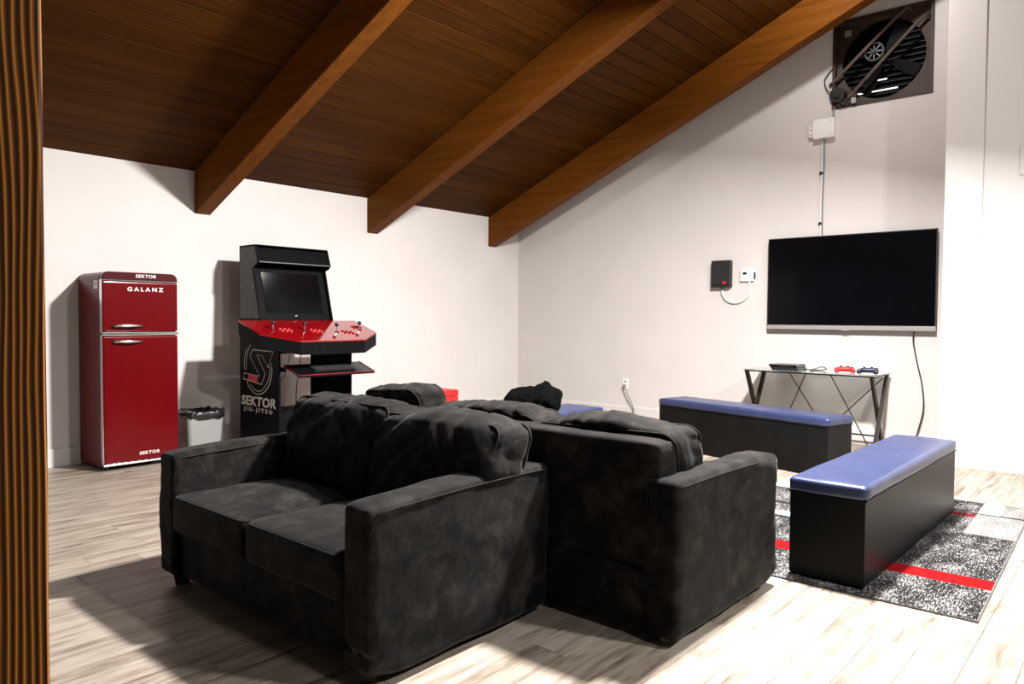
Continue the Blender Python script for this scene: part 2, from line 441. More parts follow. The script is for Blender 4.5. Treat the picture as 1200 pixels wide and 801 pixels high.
# ---- ceiling
ca = math.atan(SL); cs, sn = math.cos(ca), math.sin(ca)
deck = struct('ceiling', join(prism([(WY+TH, roof(WY)-SL*TH+.03), (YR, roof(YR)+.03), (YR, roof(YR)+.16), (WY+TH, roof(WY)-SL*TH+.16)], 'x', X0-TH, WX+TH),
                              prism([(YR, roof(YR)+.03), (Y0-TH, roof(Y0)-.02), (Y0-TH, roof(Y0)+.16), (YR, roof(YR)+.16)], 'x', X0-TH, WX+TH)), CEILW, 'dark stained tongue and groove board ceiling')
BW = .155
BX = [-.722, 1.278, 3.278, 5.282, 7.305]
bays = []
e = X0
for bx in BX:
    bays.append((e, bx + BW/2)); e = bx + BW/2
bays.append((e, WX))
CPW = .163
cc = []
nrow = int(((WY-YR)/cs)//CPW)
for a, b in bays:
    for k in range(nrow+1):
        s0 = k*CPW
        cy, cz = WY - (s0+CPW/2)*cs, 2.603 + (s0+CPW/2)*sn
        if cy < YR + .05: continue
        sc = 0
        for i in range(5):
            px = a + (i+.5)/5*(b-a); q = proj((px, cy, cz))
            if q and 55 < q[0] < 1200 and -5 < q[1] < 801: sc += 1
        cc.append((sc*(b-a)/((Vector(((a+b)/2, cy, cz))-CAM).length**2), a, b, cy, cz))
cc.sort(reverse=True)
cm = {}
def cplank(L):
    key = round(L, 3)
    if key not in cm:
        W = CPW/2; g = .0012; h = .006
        prof = [(-W+g, .022), (-W+g, h), (-W+g+h*.8, 0), (W-g-h*.8, 0), (W-g, h), (W-g, .022)]
        b = prism(prof, 'x', -L/2+.0005, L/2-.0005)
        me = bpy.data.meshes.new('ceiling_board'); b.to_mesh(me); b.free(); me.materials.append(CEILW); cm[key] = me
    return cm[key]
restbm = []
for i, (sc, a, b, cy, cz) in enumerate(cc):
    me = cplank(b-a)
    mt = Matrix.Translation(((a+b)/2, cy, cz)) @ Matrix.Rotation(-ca, 4, 'X')
    if sc > 0 and i < 298:
        o = link('board', me, None, deck); o.matrix_local = mt
    else:
        bm = bmesh.new(); bm.from_mesh(me); bmesh.ops.transform(bm, matrix=mt, verts=bm.verts); restbm.append(bm)
if restbm:
    o = obj('board_field', join(*restbm), CEILW, deck); o['kind'] = 'stuff'
# ---- beams
bl = ['brown ceiling beam outside the frame on the far left', 'brown ceiling beam hidden above the timber post',
      'brown ceiling beam running above the red refrigerator and arcade cabinet', 'middle brown ceiling beam above the sofas', 'brown ceiling beam nearest the gable wall, below the wall fan']
for i, bx in enumerate(BX):
    ye = YR if i < 4 else 1.18
    bm = prism([(WY, 2.207), (WY, 2.600), (YR if i < 4 else -.9, roof(YR if i < 4 else -.9)-.003), (YR if i < 4 else -.9, roof(YR if i < 4 else -.9)-.396)], 'x', bx, bx+BW, bev=.006, seg=1)
    o = obj('ceiling_beam', bm, BEAMW); tag(o, bl[i], 'beam', 'stained ceiling beams', 'structure')

# ---- near timber post
pb = soft(.075, .07, 2.66, .008, cuts=2)
pb.free()
pb = bmesh.new()
pn = 60
prof = [(-.075, -.07), (.069, -.07), (.075, -.064), (.075, .07), (-.075, .07)]
rings = []
for i in range(pn+1):
    z = i/pn*4.87; ring = []
    for j, (x, y) in enumerate(prof):
        d = noise.noise(Vector((j*3.7, z*3.0, 1.3)))*.0018 + noise.noise(Vector((j*9.7, z*14.0, 4.3)))*.0010
        ring.append(pb.verts.new((x + d, y + (d if j < 2 else 0), z)))
    rings.append(ring)
for a, b in zip(rings, rings[1:]):
    for j in range(5): pb.faces.new((a[j], a[(j+1) % 5], b[(j+1) % 5], b[j]))
pb.faces.new(rings[0]); pb.faces.new(rings[-1])
post = obj('timber_post', pb, POSTW, None); post.location = (.2905, 1.29, 0)
tag(post, 'rough sawn brown timber post with heavy grain at the left edge', 'post')

# ================================================================== REFRIGERATOR
fr = thing('refrigerator', 'tall red retro refrigerator with chrome handles against the back wall', 'refrigerator', (2.275, 6.30, 0))
FW_, FD, FH = .605, .50, 1.60
prof = []
def rrect_top(w, h, z0, r, n=6):
    p = [(0, z0), (w, z0)]
    for i in range(n+1): a = i/n*PI/2; p.append((w-r + r*math.cos(a), h-r + r*math.sin(a)))
    for i in range(n+1): a = PI/2 + i/n*PI/2; p.append((r + r*math.cos(a), h-r + r*math.sin(a)))
    return p
obj('body', prism(rrect_top(FW_, FH, .03, .055), 'y', .055, FD, bev=.004), RED, fr)
obj('top_cap', prism(rrect_top(FW_-.004, FH+.002, 1.538, .053), 'y', .004, .054, bev=.008), REDD, fr, loc=(.002, 0, 0))
dz = [(.055, 1.085, 'door'), (1.118, 1.528, 'freezer_door')]
for z0, z1, nm in dz:
    d = obj(nm, B((.003, FW_-.003, 0, .052, z0, z1), bev=.014, seg=4), RED, fr)
    hz = z1-.045 if nm == 'door' else z0 + .05
    hb = join(soft(.115, .013, .013, .012, cuts=6, deform=lambda c: (c.x+.19, c.y-.035 + .018*(c.x/.115)**2, c.z*(1-.35*abs(c.x/.115)) + hz)),
              cyl((.095, .004, hz), (.095, -.03, hz), .012), cyl((.275, .004, hz), (.275, -.028, hz), .009))
    obj('handle', hb, CHROME, d, smooth=True)
    obj('handle_recess', B((.06, .31, -.0015, .004, hz-.024, hz-.006), bev=.001, seg=1), REDD, d)
    if nm == 'door':
        txt('lettering', 'SEKTOR', .036, WHITEL, d, (.355, -.001, .115), (1, 0, 0), (0, 0, 1), bold=.0005, shear=.15, sx=1.15, space=1.12)
    else:
        txt('lettering', 'GALANZ', .046, WHITEL, d, (.335, -.001, 1.463), (1, 0, 0), (0, 0, 1), bold=.0009, space=1.45, sx=1.22)
txt('lettering', 'SEKTOR', .036, WHITEL, fr, (.34, .003, 1.572), (1, 0, 0), (0, 0, 1), bold=.0005, shear=.15, sx=1.15, space=1.12)
o = obj('chrome_strip', join(B((0, FW_, -.004, .05, 1.089, 1.114), bev=.004), B((0, FW_, -.003, .05, 1.529, 1.538), bev=.002, seg=1), B((.0, .004, .002, .05, .055, 1.53), bev=.001, seg=1)), CHROME, fr)
o['label'] = 'chrome trim strips'
obj('kick_strip', B((.002, FW_-.002, 0, .05, .038, .052), bev=.003), CHROME, fr)
obj('sticker', B((-.0012, .001, .085, .165, 1.465, 1.530)), STICK, fr)
obj('sticker_print', B((-.0016, -.0010, .100, .150, 1.503, 1.512), (-.0016, -.0010, .100, .135, 1.488, 1.494)), BLACKP, fr)
for x in (.05, FW_-.05):
    for y in (.08, FD-.05): obj('foot', cyl((x, y, 0), (x, y, .035), .022), BLACKP, fr)

# ================================================================== WASTE BIN
wb = thing('waste_bin', 'small grey plastic waste bin lined with a black bag beside the refrigerator', 'bin', (3.17, 6.52, 0))
def taper(x, y, h, x2, y2, r=.04, n=5):
    bm = bmesh.new(); rings = []
    def ring(hx, hy, z, rr):
        p = []
        for cx, cy, a0 in ((hx-rr, hy-rr, 0), (-hx+rr, hy-rr, 90), (-hx+rr, -hy+rr, 180), (hx-rr, -hy+rr, 270)):
            for i in range(n+1):
                a = math.radians(a0 + 90*i/n); p.append((cx + rr*math.cos(a), cy + rr*math.sin(a), z))
        return [bm.verts.new(q) for q in p]
    lv = [ring(x, y, 0, r), ring(x2, y2, h, r), ring(x2-.006, y2-.006, h, r), ring(x-.006, y-.006, .008, r)]
    m = len(lv[0])
    for a, b in zip(lv, lv[1:]):
        for j in range(m): bm.faces.new((a[j], a[(j+1) % m], b[(j+1) % m], b[j]))
    bm.faces.new(lv[0]); bm.faces.new(lv[-1])
    return bm
obj('bucket', taper(.145, .105, .375, .175, .13), BINP, wb)
obj('rim', tube([(x, y, .375) for x, y in [(.18*math.copysign(abs(math.cos(a))**.45, math.cos(a)), .135*math.copysign(abs(math.sin(a))**.45, math.sin(a))) for a in [2*PI*i/40 for i in range(40)]]], .009, 6, True), BINP, wb)
bg = bmesh.new(); R0 = []
for z, s in ((.345, 1.065), (.385, 1.075), (.405, 1.02), (.40, .93), (.30, .88)):
    ring = []
    for i in range(64):
        a = 2*PI*i/64
        x = .18*math.copysign(abs(math.cos(a))**.45, math.cos(a)); y = .135*math.copysign(abs(math.sin(a))**.45, math.sin(a))
        d = noise.noise(Vector((x*22, y*22, z*30)))*.03
        ring.append(bg.verts.new((x*(s+d), y*(s+d), z + d*.8 + (.02*math.sin(a*2+1) if z < .36 else 0))))
    R0.append(ring)
for a, b in zip(R0, R0[1:]):
    for j in range(64): bg.faces.new((a[j], a[(j+1) % 64], b[(j+1) % 64], b[j]))
obj('bag_liner', bg, BAGP, wb, smooth=True)

# ================================================================== ARCADE CABINET
AX0, AX1 = 3.55, 4.335
ac = thing('arcade_cabinet', 'black arcade cabinet with red joystick panel and white side logo', 'arcade machine', (AX0, 6.5, 0))
AW = AX1-AX0
def yl(y): return y-6.5
sideprof = [(yl(6.5), 0), (yl(6.5), 1.90), (yl(6.22), 1.90), (yl(6.165), 1.745), (yl(6.20), 1.715), (yl(6.255), 1.70), (yl(6.13), 1.225), (yl(6.10), 1.08), (yl(5.83), 1.0), (yl(5.83), 0)]
for s, nm in ((0, 'side_panel'), (1, 'side_panel')):
    sd = obj(nm, prism(sideprof, 'x', 0 if s == 0 else AW-.018, .018 if s == 0 else AW, bev=.002, seg=1), BLACKM, ac)
    if s == 0: sideA = sd
o = obj('side_art', prism([(yl(6.49), 1.23), (yl(6.49), 1.89), (yl(6.225), 1.89), (yl(6.18), 1.745), (yl(6.27), 1.69), (yl(6.15), 1.23)], 'x', -.0012, .001), ART, sideA)
o['label'] = 'black and white splatter print'
obj('marquee', prism([(yl(6.49), 1.885), (yl(6.225), 1.885), (yl(6.172), 1.75), (yl(6.25), 1.735), (yl(6.49), 1.72)], 'x', .018, AW-.018, bev=.003, seg=1), BLACKG, ac)
obj('marquee_lip', B((.012, AW-.012, yl(6.165), yl(6.18), 1.742, 1.753), bev=.003), GRILL, ac)
obj('top_cover', B((0, AW, yl(6.22), yl(6.5), 1.898, 1.908), bev=.002, seg=1), BLACKM, ac)
obj('back_panel', B((.018, AW-.018, yl(6.495), yl(6.48), 1.0, 1.90)), BLACKM, ac)
# monitor: sloped plane from (6.28,1.70) to (6.15,1.22)
def slope_panel(x0, x1, t0, t1, off, th):
    a = Vector((yl(6.29), 1.71)); b = Vector((yl(6.155), 1.215)); d = (b-a); n = Vector((-d.y, d.x)).normalized()
    if n.x > 0: n = -n
    p0, p1 = a + d*t0 + n*off, a + d*t1 + n*off
    return prism([tuple(p0), tuple(p1), tuple(p1 - n*th), tuple(p0 - n*th)], 'x', x0, x1, bev=.002, seg=1)
mo = obj('monitor_bezel', slope_panel(.018, AW-.018, 0, 1, 0, .02), BLACKM, ac)
obj('screen', slope_panel(.085, AW-.085, .10, .86, .004, .008), SCREEN, mo)
obj('monitor_badge', slope_panel(AW/2-.012, AW/2+.012, .905, .925, .003, .004), SILVER, mo)
# control panel
def cpz(y): return 1.213 - .317*(6.12-y)
outl = [(3.33, 6.12), (3.33, 5.77), (3.61, 5.58), (4.30, 5.58), (4.58, 5.77), (4.58, 6.12)]
def panel(pts, top, bot):
    bm = bmesh.new()
    A = [bm.verts.new((x-AX0, y-6.5, cpz(y)+top)) for x, y in pts]
    Bq = [bm.verts.new((AX0*0 + (x-AX0), y-6.5, cpz(y)+bot)) for x, y in pts]
    n = len(pts); bm.faces.new(A); bm.faces.new(Bq[::-1])
    for i in range(n): bm.faces.new((A[i], Bq[i], Bq[(i+1) % n], A[(i+1) % n]))
    return bm
def shrink(pts, d):
    cx, cy = 3.955, 5.87
    return [(cx + (x-cx)*(1-d), cy + (y-cy)*(1-d*1.5)) for x, y in pts]
cpn = obj('control_panel', panel(outl, -.012, -.125), BLACKM, ac)
obj('panel_top', panel(outl, 0, -.012), CABR, cpn)
jx = [(3.52, 5.87), (3.82, 5.84), (4.14, 5.80), (4.44, 5.85)]
for i, (x, y) in enumerate(jx):
    z = cpz(y)
    j = obj('joystick', cyl((x-AX0, y-6.5, z), (x-AX0, y-6.5, z+.05), .005, .004, 8), CHROME, cpn)
    sb = bmesh.new(); bmesh.ops.create_uvsphere(sb, u_segments=12, v_segments=8, radius=.019)
    bmesh.ops.translate(sb, verts=sb.verts, vec=(x-AX0, y-6.5, z+.065))
    obj('ball_top', sb, BLACKP, j, smooth=True)
    obj('dust_washer', cyl((x-AX0, y-6.5, z), (x-AX0, y-6.5, z+.003), .022), BLACKP, j)
    for k in range(6):
        bx_, by_ = x + .075 + .038*(k % 3), y + .015 - .042*(k//3) - .012*(k % 3)
        if i == 3: bx_ = x - .02 + .035*(k % 3); by_ = y + .09 - .035*(k//3)
        zz = cpz(by_)
        obj('button', join(cyl((bx_-AX0, by_-6.5, zz-.001), (bx_-AX0, by_-6.5, zz+.006), .014, .013, 12), cyl((bx_-AX0, by_-6.5, zz+.006), (bx_-AX0, by_-6.5, zz+.010), .010, .009, 12)), REDB if i < 2 else CABR, cpn)
obj('panel_support', prism([(yl(6.1), 1.08), (yl(5.80), .99), (yl(5.83), .92), (yl(6.1), .92)], 'x', .018, AW-.018), BLACKM, ac)
obj('base_box', B((.018, AW-.018, yl(5.84), yl(6.45), .0, .37)), BLACKM, ac)
# keyboard tray
def tr(x, y, z): return (x-AX0, y-6.5, z)
tb = bmesh.new()
tp = [(3.61, 5.85, .82), (4.43, 5.85, .82), (4.43, 5.60, .735), (3.61, 5.60, .735)]
A = [tb.verts.new(tr(*p)) for p in tp]; Bq = [tb.verts.new(tr(p[0], p[1], p[2]-.018)) for p in tp]
tb.faces.new(A); tb.faces.new(Bq[::-1])
for i in range(4): tb.faces.new((A[i], Bq[i], Bq[(i+1) % 4], A[(i+1) % 4]))
bmesh.ops.recalc_face_normals(tb, faces=tb.faces)
bmesh.ops.bevel(tb, geom=tb.edges[:], offset=.004, segments=2, affect='EDGES')
tray = obj('keyboard_tray', tb, BLACKG, ac)
edge = obj('tray_edge', tube([tr(3.61, 5.85, .823), tr(3.61, 5.60, .738), tr(4.43, 5.60, .738), tr(4.43, 5.85, .823)], .004, 6), CABR, tray)
for ax in (.02, AW-.05): obj('tray_arm', B((ax, ax+.03, yl(5.86), yl(5.80), .76, .80)), BLACKM, ac)
# keyboard on the tray
ka = math.atan2(.085, .25)
kb = thing('keyboard', 'black computer keyboard lying on the arcade cabinet tray', 'keyboard', (4.03, 5.725, .7795), 0)
kb.rotation_euler = (ka, 0, 0)
obj('keyboard_base', B((-.22, .22, -.068, .068, 0, .012), bev=.004), BLACKP, kb)
KEYM = M('keycap_black', (.016, .018, .018), .45, var=.2)
kme = None
for rw in range(5):
    for q in range(15):
        if kme is None:
            b_ = B((-.0115, .0115, -.0095, .0095, 0, .006), bev=.0015, seg=1); kme = bpy.data.meshes.new('key'); b_.to_mesh(kme); b_.free(); kme.materials.append(KEYM)
        link('key', kme, None, kb, (-.19 + q*.0272, -.048 + rw*.0235, .012))
# side logo on left panel outer face
LG = AX0*0 - .0015
def side_pt(u, v): return (LG, yl(6.5) - u, v)       # u from back edge toward the front, v height
def stroke(pts, r, m, nm, closed=False):
    o = obj(nm, tube([side_pt(*p) for p in pts], r, 4, closed), m, sideA); return o
def zz_(px, py):   # logo coordinates measured on the panel face (px across 281..327, py rows)
    rr = {281: .546, 327: .6095}
    ratio = .546 + (px-281)*(.6095-.546)/46
    y = 3.55/ratio
    depth = 3.55*fw.x + y*fw.y
    sy = 1.25 - (py - 372.2)*depth/FPX
    return (6.5-y, sy)
def zc(u, v): return zz_(270 + u*80/534, 390 + v*120/801)
cx_, cy_ = zc(215, 325)
arc = [zc(122, 305), zc(125, 210), zc(140, 140), zc(155, 105)]
stroke(smooth_path(arc), .0035, WHITEL, 'logo_arc')
stroke(smooth_path([zc(108, 295), zc(110, 200), zc(128, 135)]), .003, WHITEL, 'logo_arc')
stroke(smooth_path([zc(318, 245), zc(322, 330), zc(295, 430), zc(245, 485), zc(190, 485), zc(145, 435), zc(130, 390)]), .0035, WHITEL, 'logo_arc')
stroke(smooth_path([zc(300, 260), zc(305, 330), zc(280, 410), zc(240, 462), zc(195, 462), zc(155, 415)]), .0028, WHITEL, 'logo_arc')
stroke([zc(155, 175), zc(172, 142), zc(335, 158), zc(292, 280), zc(245, 190), zc(205, 183), zc(270, 330), zc(240, 415), zc(100, 370), zc(105, 325), zc(225, 350), zc(155, 200)], .0035, WHITEL, 'logo_mark', True)
lb = bmesh.new()
lb.faces.new([lb.verts.new(Vector(side_pt(*zc(*q)))) for q in [(140, 335), (212, 350), (205, 400), (132, 380)]])
ret = bmesh.ops.extrude_face_region(lb, geom=lb.faces[:]); bmesh.ops.translate(lb, verts=[v for v in ret['geom'] if isinstance(v, bmesh.types.BMVert)], vec=(.0015, 0, 0))
obj('logo_block', lb, REDB, sideA)
a0, a1 = zc(80, 530), zc(355, 580)
txt('lettering', 'SEKTOR', .118, WHITEL, sideA, (LG, yl(6.5) - (a0[0]+a1[0])/2, (a0[1]+a1[1])/2 + .0), (0, -1, 0), (0, 0, 1), bold=.0035, shear=.12, sx=1.32, space=1.06)
a0, a1 = zc(80, 590), zc(355, 648)
txt('lettering', 'JIU-JITSU', .052, WHITEL, sideA, (LG, yl(6.5) - (a0[0]+a1[0])/2, (a0[1]+a1[1])/2), (0, -1, 0), (0, 0, 1), bold=.0008, space=1.5, sx=1.62)
# cables below the panel
obj('cable', tube(smooth_path([tr(3.74, 5.95, 1.0), tr(3.76, 6.0, .86), tr(3.72, 6.05, .68), tr(3.60, 6.1, .60), tr(3.575, 6.15, .57)]), .004, 6), RUBBER, ac)
obj('cable', tube(smooth_path([tr(3.86, 5.95, 1.0), tr(3.87, 6.0, .80), tr(3.85, 6.02, .60), tr(3.86, 6.05, .38)]), .004, 6), RUBBER, ac)
# power cord heap beside the cabinet
o = obj('power_cord', tube(smooth_path([(3.49, 6.2, .012), (3.36, 6.15, .02), (3.30, 6.3, .015), (3.42, 6.38, .05), (3.50, 6.25, .03), (3.38, 6.22, .05), (3.33, 6.34, .012), (3.45, 6.55, .012), (3.50, 6.70, .012)]), .007, 6), RUBBER)
tag(o, 'black power cord looped on the floor beside the arcade cabinet', 'cord')

# ================================================================== SOFAS
def rloop(hx, hz, r, y, n=5):
    p = []
    for cx, cz, a0 in ((hx-r, hz-r, 0), (-hx+r, hz-r, 90), (-hx+r, -hz+r, 180), (hx-r, -hz+r, 270)):
        for i in range(n+1):
            a = math.radians(a0 + 90*i/n); p.append(Vector((cx + r*math.cos(a), y, cz + r*math.sin(a))))
    return p
def sofa(name, label, loc, rz, L, D, ns, cush, seed):
    s = thing(name, label, 'sofa', loc, rz)
    AWd = .15
    # base rail
    obj('base_frame', soft((L-2*AWd)/2 + .03, D/2-.02, .10, .025, cuts=10, amp=.003, fs=5, seed=seed, deform=lambda c: (c.x+L/2, c.y+D/2+.012, c.z*1.15+.165)), SOFA, s, smooth=True)
    # arms
    for sd in (0, 1):
        xc = AWd/2 if sd == 0 else L-AWd/2
        def df(c):
            t = (c.y + D/2)/D
            z = c.z + .315
            top = max(0, (c.z)/.285)
            z += top*(.020 + .018*t + .008*math.sin(t*PI))
            if c.z < -.2 : z += .03*max(0, 1-t/.12)
            return (c.x + xc, c.y + D/2, z)
        a = obj('arm', soft(AWd/2, D/2, .285, .028, cuts=26, puff=(.006, .0, .006), amp=.0075, fs=3.2, st=(1, 1.2, 2.2), seed=seed+sd+5, deform=df), SOFA, s, smooth=True)
        for ex in (-1, 1):
            pts = []
            for i in range(25):
                t = i/24; y = -.004 + .02 + t*(D-.04)
                pts.append(Vector((xc + ex*(AWd/2+.0005), y, .315 + .285*.935 + (.020 + .018*t + .008*math.sin(t*PI))*.93)))
            pts = smooth_path([Vector((xc + ex*(AWd/2-.010), .010, .16)), Vector((xc + ex*(AWd/2-.010), .010, .40)), Vector((xc + ex*(AWd/2-.008), .014, .535)), Vector((xc + ex*(AWd/2-.001), .040, pts[1].z))], 4) + pts[2:]
            obj('piping', tube(pts, .0035, 6), PIPE, a, smooth=True)
    # back frame
    obj('back_frame', soft(L/2-.095, .085, .35, .03, cuts=20, puff=(0, .004, 0), amp=.004, fs=3, seed=seed+2,
        deform=lambda c: (c.x + L/2, c.y + D - .095 - .03*(1-(c.z+.35)/.70), c.z + .425)), SOFA, s, smooth=True)
    # feet
    for x in (.09, L-.09):
        for y in (.07, D-.08):
            obj('foot', cyl((x, y, .0), (x, y, .09), .034, .05, 4), LEGG if name == 'couch' else LEGD, s)
    # seat cushions
    W = (L-2*AWd)/ns
    for i in range(ns):
        cx = AWd + W*(i+.5); hd = (D-.22)/2
        c = obj('seat_cushion', soft(W/2-.003, hd, .085, .035, cuts=26, puff=(.0, .012, .028), amp=.006, fs=3.5, seed=seed*3+i,
            deform=lambda c, cx=cx: (c.x + cx, c.y + hd - .012, c.z + .355 - .012*max(0, c.y/hd))), SOFA, s, smooth=True)
        for zt in (1, -1):
            lp = []
            for i2 in range(4):
                pass
            hx, hy, r = W/2-.010, hd-.008, .04
            for ccx, ccy, a0 in ((hx-r, hy-r, 0), (-hx+r, hy-r, 90), (-hx+r, -hy+r, 180), (hx-r, -hy+r, 270)):
                for k in range(6):
                    a = math.radians(a0 + 18*k); lp.append(Vector((cx + ccx + r*math.cos(a), hd - .012 + ccy + r*math.sin(a), .355 + zt*.074)))
            obj('piping', tube(lp, .0045, 6, True), PIPE, c, smooth=True)
    # back cushions: (centre x, centre y, centre z, half w, half h, half thickness, tilt about x, tilt about y, seed)
    for q, (cx, cy, cz, hw, hh, ht, tx, ty, sdn) in enumerate(cush):
        mt = Matrix.Translation((cx, cy, cz)) @ Matrix.Rotation(ty, 4, 'Y') @ Matrix.Rotation(tx, 4, 'X')
        def droop(c): # narrower where it sits between the arms, top sags over the frame
            t = max(0, c.z/hh); lo = max(0, -c.z/hh)
            return Vector((c.x*(1-.10*lo), c.y + .035*t*t, c.z - .010*t*math.cos(c.x/hw*PI*.9 + sdn) - .020*t*abs(c.x/hw)**3 - .04*t*max(0, -c.y/ht)))
        def crease(c):
            e = abs(c.x/hw)
            f1 = noise.noise(Vector((c.x*9 + c.z*6*math.copysign(1, c.x) + sdn*5, c.y*3, c.z*3.2 + sdn)))
            f2 = noise.noise(Vector((c.x*22 + c.z*10*math.copysign(1, c.x) + sdn*9, c.y*6, c.z*5)))
            k = (1-abs(f1))**3*.017 + (1-abs(f2))**4*.006*(.4 + .6*e)
            n_ = Vector((c.x/hw*.3, c.y/ht, c.z/hh*.8)).normalized()
            return droop(c - n_*k)
        bm = soft(hw, ht, hh, .045, cuts=44, puff=(.0, .022, .012), amp=.007, fs=4.2, st=(1.7, 1.0, .75), seed=sdn, deform=lambda c: mt @ crease(c))
        c = obj('back_cushion', bm, SOFA, s, smooth=True)
        for yy in (-1, 1):
            lp = [mt @ crease(p) for p in rloop(hw-.007, hh-.004, .05, yy*ht*.86)]
            lp2 = []
            for i2 in range(len(lp)):
                a, b = lp[i2], lp[(i2+1) % len(lp)]
                m_ = max(1, int((b-a).length/.04))
                for k in range(m_): 
                    p = a.lerp(b, k/m_); lp2.append(p + Vector((0, 0, noise.noise(p*5.0 + Vector((sdn, 0, 0)))*.004)))
            obj('piping', tube(lp2, .0065, 6, True), PIPE, c, smooth=True)
    return s
# loveseat facing left (local x=0 is its far end)
sofa('loveseat', 'charcoal two seat sofa facing left, nearest the camera', (1.50, 3.50, 0), -PI/2, 1.575, .955, 2,
     [(.53, .675, .645, .37, .235, .125, -.24, .035, 1.0), (1.205, .675, .635, .375, .230, .125, -.24, .0, 2.6)], 1)
# long sofa facing the TV wall (local x=0 is its near end)
sofa('couch', 'long charcoal sofa backed against the loveseat, facing the television', (3.435, 1.33, 0), PI/2, 2.17, .965, 3,
     [(.44, .665, .620, .36, .230, .12, -.24, .02, 3.2), (1.14, .665, .625, .345, .230, .12, -.24, -.02, 4.4), (1.825, .665, .670, .225, .230, .12, -.24, .05, 5.9)], 4)

# ================================================================== BENCHES
def bench(label, loc, rz, L=1.86, W=.36):
    s = thing('storage_bench', label, 'bench', loc, rz, 'blue topped storage benches')
    obj('box', B((.006, L-.006, .006, W-.006, .006, .405), bev=.004), BENCH, s)
    c = obj('cushion_top', soft(L/2+.004, W/2+.004, .036, .024, cuts=20, puff=(0, 0, .008), amp=.003, fs=5, st=(3, 1, 1), seed=L+loc[0], deform=lambda p: (p.x + L/2, p.y + W/2, p.z + .441)), BLUE, s, smooth=True)
    obj('lid_seam', B((.0, L, .0, W, .402, .409), bev=.002, seg=1), BENCH, s)
    obj('seam', tube([(L/2, .012, .468), (L/2, W/4, .4825), (L/2, W/2, .4850), (L/2, W*.75, .4825), (L/2, W-.012, .468)], .0025, 6), BLUE, c)
    return s
bench('blue topped black storage bench standing on the rug', (3.60, .985, .009), math.radians(-.8))
bench('blue topped black storage bench in front of the glass table', (5.985 + .36*math.cos(math.radians(-13.2)), 1.93 + .36*math.sin(math.radians(-13.2)), 0), PI/2 + math.radians(-13.2), 1.79)
bench('blue topped storage bench behind the sofas with clothes on it', (3.56, 3.66, 0), 0, 1.86, .38)

# clothes heap on far bench
cl = obj('clothes_heap', soft(.22, .13, .075, .05, cuts=36, puff=(0, 0, .02), amp=.05, fs=6.5, seed=9.1,
      deform=lambda c: (c.x + c.z*.25, c.y, max(.0, (c.z+.07)*(1.0 + .35*max(0, 1-abs(c.x-.08)/.1)))) ), CLOTH, None, smooth=True)
cl.location = (4.76, 3.92, .490); cl.rotation_euler = (0, 0, math.radians(-45))
tag(cl, 'crumpled heap of black clothing on the bench behind the sofas', 'clothing')

# red box by the back wall
rb = thing('red_box', 'red padded box near the back wall behind the sofas', 'box', (4.78, 5.45, 0))
obj('box_body', B((0, .62, 0, .55, 0, .44), bev=.008), BOXR, rb)
obj('box_lid', B((-.004, .624, -.004, .554, .442, .505), bev=.014, seg=3), BOXR, rb)

# ================================================================== RUG
ru = thing('area_rug', 'grey heather area rug with red and black stripes under the bench', 'rug', (3.546, .533, 0), math.radians(1.6))
RL, RW = 2.35, 1.58
us = [0, .45, .60, 1.10, 1.15, 1.25, 1.45, 1.46, 1.50, 1.90, 1.96, 2.0, 2.03, RL]
vs = [0, .14, .26, .50, .80, RW]
def rmat(u, v):
    if .45 < u < .60: return 2
    if v < .50:
        if 2.0 < u < 2.03 and v < .26: return 3
        if u > 2.03: return 4 if .14 < v < .26 else (1 if v < .14 else 0)
        if 1.90 < u < 1.96 and v > .26: return 2
        if 1.45 < u and v < .26: return 1
        return 0
    if v > .80:
        if 1.10 < u < 1.15 or 1.46 < u < 1.50: return 3
        if 1.15 < u < 1.25 or u > 1.96: return 4
    return 0
bm = bmesh.new(); h = .007
for i in range(len(us)-1):
    for j in range(len(vs)-1):
        f = bm.faces.new([bm.verts.new((u, v, h)) for u, v in ((us[i], vs[j]), (us[i+1], vs[j]), (us[i+1], vs[j+1]), (us[i], vs[j+1]))])
        f.material_index = rmat((us[i]+us[i+1])/2, (vs[j]+vs[j+1])/2)
bmesh.ops.remove_doubles(bm, verts=bm.verts, dist=1e-5)
bnd = [e_ for e_ in bm.edges if e_.is_boundary]
ret = bmesh.ops.extrude_edge_only(bm, edges=bnd)
for v in ret['geom']:
    if isinstance(v, bmesh.types.BMVert): v.co.z = .0008
obj('pile', bm, [RUGD, RUGL, RUGR, RUGK, RUGW], ru)
obj('binding', tube([(0, 0, .005), (RL, 0, .005), (RL, RW, .005), (0, RW, .005)], .005, 6, True), RUGB, ru)

# ================================================================== TELEVISION
tv = thing('television', 'large black flat screen television mounted on the white wall', 'television', (WX, 2.385, 1.15))
TW, TVH = 1.615, .965
obj('screen', B((-.075, -.07, -TW/2+.008, TW/2-.008, .048, TVH-.008)), SCREEN, tv)
bz = obj('bezel', join(B((-.078, -.055, -TW/2, TW/2, TVH-.009, TVH)), B((-.078, -.055, -TW/2, -TW/2+.009, .04, TVH)), B((-.078, -.055, TW/2-.009, TW/2, .04, TVH))), BLACKP, tv)
obj('housing', B((-.07, -.045, -TW/2+.003, TW/2-.003, .01, TVH-.003), (-.045, -.025, -.5, .5, .12, .7), bev=.004), BLACKP, tv)
so = obj('lower_strip', B((-.079, -.055, -TW/2, TW/2, .0, .044), bev=.003), SILVER, tv); so['label'] = 'silver lower strip'
obj('logo_tab', B((-.081, -.07, -.03, .03, -.008, .010), bev=.002), SILVER, tv)
obj('wall_mount', B((-.026, 0, -.25, .25, .25, .65)), BLACKP, tv)
